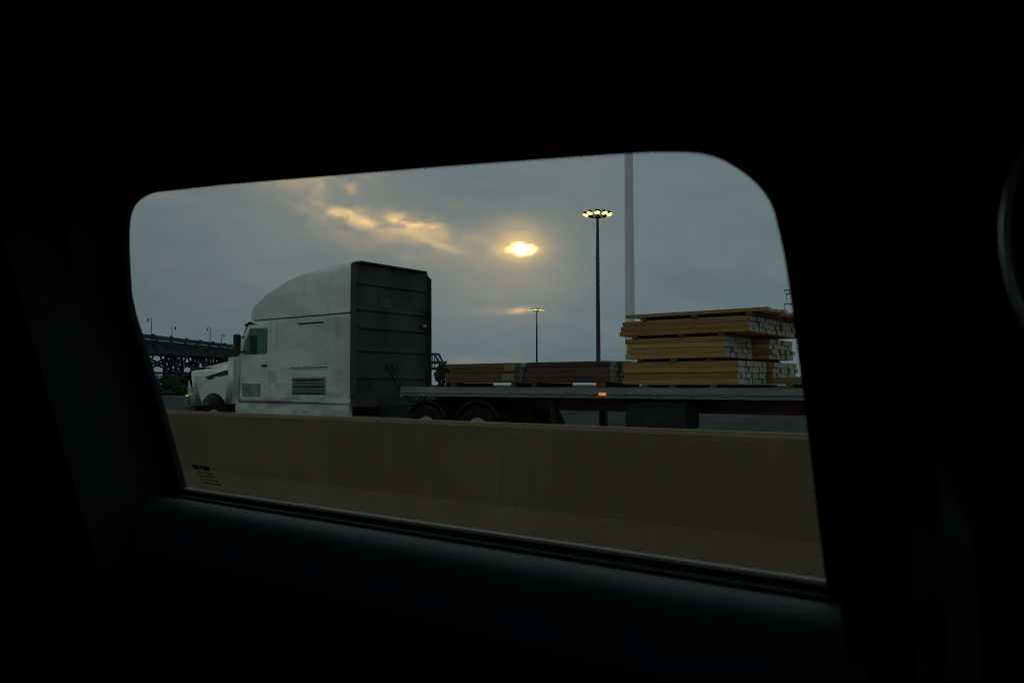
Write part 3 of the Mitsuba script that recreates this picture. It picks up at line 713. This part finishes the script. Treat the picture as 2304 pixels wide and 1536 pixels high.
def sheet(poly, h):
    tm = trimesh.creation.extrude_polygon(poly, 1, engine='earcut')
    flat = tm.vertices[:, 2] < 0.5
    idx = {o: k for k, o in enumerate(np.nonzero(flat)[0])}
    f = [[idx[c] for c in t] for t in tm.faces if flat[t].all()]
    w2 = tm.vertices[flat]
    return trimesh.Trimesh(pane_pt(w2[:, 0], w2[:, 1], np.full(len(w2), h)), f, process=False)


g = put('car__window_pane', sheet(WIN.buffer(0.016), 0.002), 'm_glass', label='clear rear door window looking out on the highway')
put('car__front_window_pane', sheet(WIN_FRONT.buffer(0.008), 0.002), 'm_glass')
# printed glazing stamp in the lower rear corner of the pane
marks = []
for x0, x1, z0, z1 in [(-0.912, -0.8975, 1.3175, 1.3225), (-0.896, -0.8905, 1.3175, 1.3225), (-0.889, -0.8755, 1.3165, 1.3225)]:
    marks.append(sbox(x0, z0, x1, z1))
for r in range(4):
    x = -0.908 + 0.003 * r
    while x < -0.872 + 0.004 * r:
        w = 0.002 + 0.004 * ((r * 7 + int(x * -5000)) % 5) / 5
        marks.append(sbox(x, 1.3125 - 0.0042 * r, x + w, 1.3143 - 0.0042 * r)); x += w + 0.0014
put(g + '__glazing_stamp', cat([sheet(p, 0.0010) for p in marks]), 'm_print', label='small dark printed stamp in the lower left corner')
# belt weatherstrip and the sill of the door
put('car__belt_strip', tube([(x, 0.937 - 0.3 * 1.2895 + 0.004, 1.2885) for x in np.linspace(-0.975, -0.13, 30)], 0.0023, 8), 'm_belt', True)
put('car__belt_rubber', tri(man(bx(-0.99, -0.12, 0.5365, 0.552, 1.262, 1.2838))), 'm_seal')
sp = [(0.5360, 1.2780), (0.5335, 1.2808), (0.526, 1.2812), (0.518, 1.2795), (0.511, 1.2755), (0.506, 1.2690), (0.5035, 1.2600), (0.5028, 1.2480), (0.438, 1.20), (0.437, 0.80), (0.437, 0.36), (0.52, 0.36), (0.53, 0.80), (0.53, 1.262)]
# door panel and sill: one section carried along the car
sx = np.linspace(CARX0, CARX1, 60)


def sweep_x(sec, xs, cap=True):
    sec = np.asarray(sec, float); n = len(sec)
    v = np.concatenate([np.column_stack([np.full(n, x), sec]) for x in xs])
    i, j = np.meshgrid(np.arange(len(xs) - 1), np.arange(n), indexing='ij')
    q = np.stack([i * n + j, i * n + (j + 1) % n, (i + 1) * n + (j + 1) % n, (i + 1) * n + j], -1).reshape(-1, 4)
    return trimesh.Trimesh(v, np.vstack([q[:, [0, 1, 2]], q[:, [0, 2, 3]]]), process=False)


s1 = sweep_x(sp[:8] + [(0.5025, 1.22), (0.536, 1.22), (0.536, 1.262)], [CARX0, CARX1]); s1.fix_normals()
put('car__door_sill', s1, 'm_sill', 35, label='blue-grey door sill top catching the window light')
s2 = sweep_x([(0.5020, 1.2195), (0.45, 0.80), (0.436, 0.36), (0.53, 0.36), (0.53, 1.2195)], [CARX0, CARX1]); s2.fix_normals()
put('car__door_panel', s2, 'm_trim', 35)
def pillar(x0, x1, d0, d1):
    p = sbox(x0, 1.0, x1, 1.72)
    return pane_prism(p, d0, d1)


put('car__rear_pillar', pillar(CARX0 + 0.01, -0.962, -0.115, -0.056), 'm_trim')
put('car__centre_pillar', pillar(-0.118, 0.035, -0.080, -0.056), 'm_trim')
# roof, floor, the far side with its windows, back and front
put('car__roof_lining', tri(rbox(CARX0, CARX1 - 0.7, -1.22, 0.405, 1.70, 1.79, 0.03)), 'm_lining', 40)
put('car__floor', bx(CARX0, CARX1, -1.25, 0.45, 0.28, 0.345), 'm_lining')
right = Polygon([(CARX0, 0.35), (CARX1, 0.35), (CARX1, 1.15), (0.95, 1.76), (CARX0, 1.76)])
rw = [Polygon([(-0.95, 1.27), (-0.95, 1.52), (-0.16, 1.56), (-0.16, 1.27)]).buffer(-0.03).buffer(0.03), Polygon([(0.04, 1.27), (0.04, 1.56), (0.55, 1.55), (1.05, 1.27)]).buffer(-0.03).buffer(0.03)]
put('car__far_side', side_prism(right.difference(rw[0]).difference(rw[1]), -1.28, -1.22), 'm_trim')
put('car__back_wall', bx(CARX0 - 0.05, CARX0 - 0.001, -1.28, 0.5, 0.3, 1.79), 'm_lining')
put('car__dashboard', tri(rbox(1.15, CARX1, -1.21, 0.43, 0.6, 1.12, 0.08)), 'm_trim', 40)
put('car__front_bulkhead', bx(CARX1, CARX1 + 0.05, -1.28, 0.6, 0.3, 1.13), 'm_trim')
put('car__front_windscreen', trimesh.Trimesh([[CARX1, -1.2, 1.13], [CARX1, 0.56, 1.13], [CARX1 - 0.72, 0.42, 1.74], [CARX1 - 0.72, -1.2, 1.74]], [[0, 1, 2], [0, 2, 3]], process=False), 'm_glass')
# the front seat beside the front window
st = put('car__front_seat', tri(rbox(0.005, 0.15, -0.02, 0.36, 0.55, 1.36, 0.06, 16)), 'm_leather', 40)
hr = trimesh.creation.icosphere(4, 1.0)
v = np.sign(hr.vertices) * np.abs(hr.vertices) ** 0.72
hr.vertices = v * [0.055, 0.09, 0.075] + [0.0345, 0.30, 1.468]
put(st + '__headrest', hr, 'm_leather', True)
arc = [(0.0270 + 0.0575 * math.cos(t), 0.32, 1.470 + 0.066 * math.sin(t)) for t in np.linspace(math.radians(100), math.radians(208), 40)]
put(st + '__piping', tube(arc, 0.0024, 10), 'm_piping', True, label='pale piping curving down the edge of the headrest')
put(st + '__headrest_post', cat([cyl((0.06, y, 1.34), (0.05, y, 1.43), 0.006) for y in (0.27, 0.33)]), 'm_chrome', 40)
# belt guide on the pillar
bg = put('car__belt_guide', tri(rbox(-0.088, -0.070, 0.445, 0.468, 1.424, 1.452, 0.006, 12)), 'm_leather', 40)
put(bg + '__webbing', tri(man(tube([(-0.079, 0.455, 1.425), (-0.072, 0.45, 1.2), (-0.06, 0.43, 0.9), (-0.05, 0.41, 0.5)], 0.016, 6))), 'm_belt_web', 40)
tag('car', 'dark car interior around the side window the picture looks out of', 'car interior')
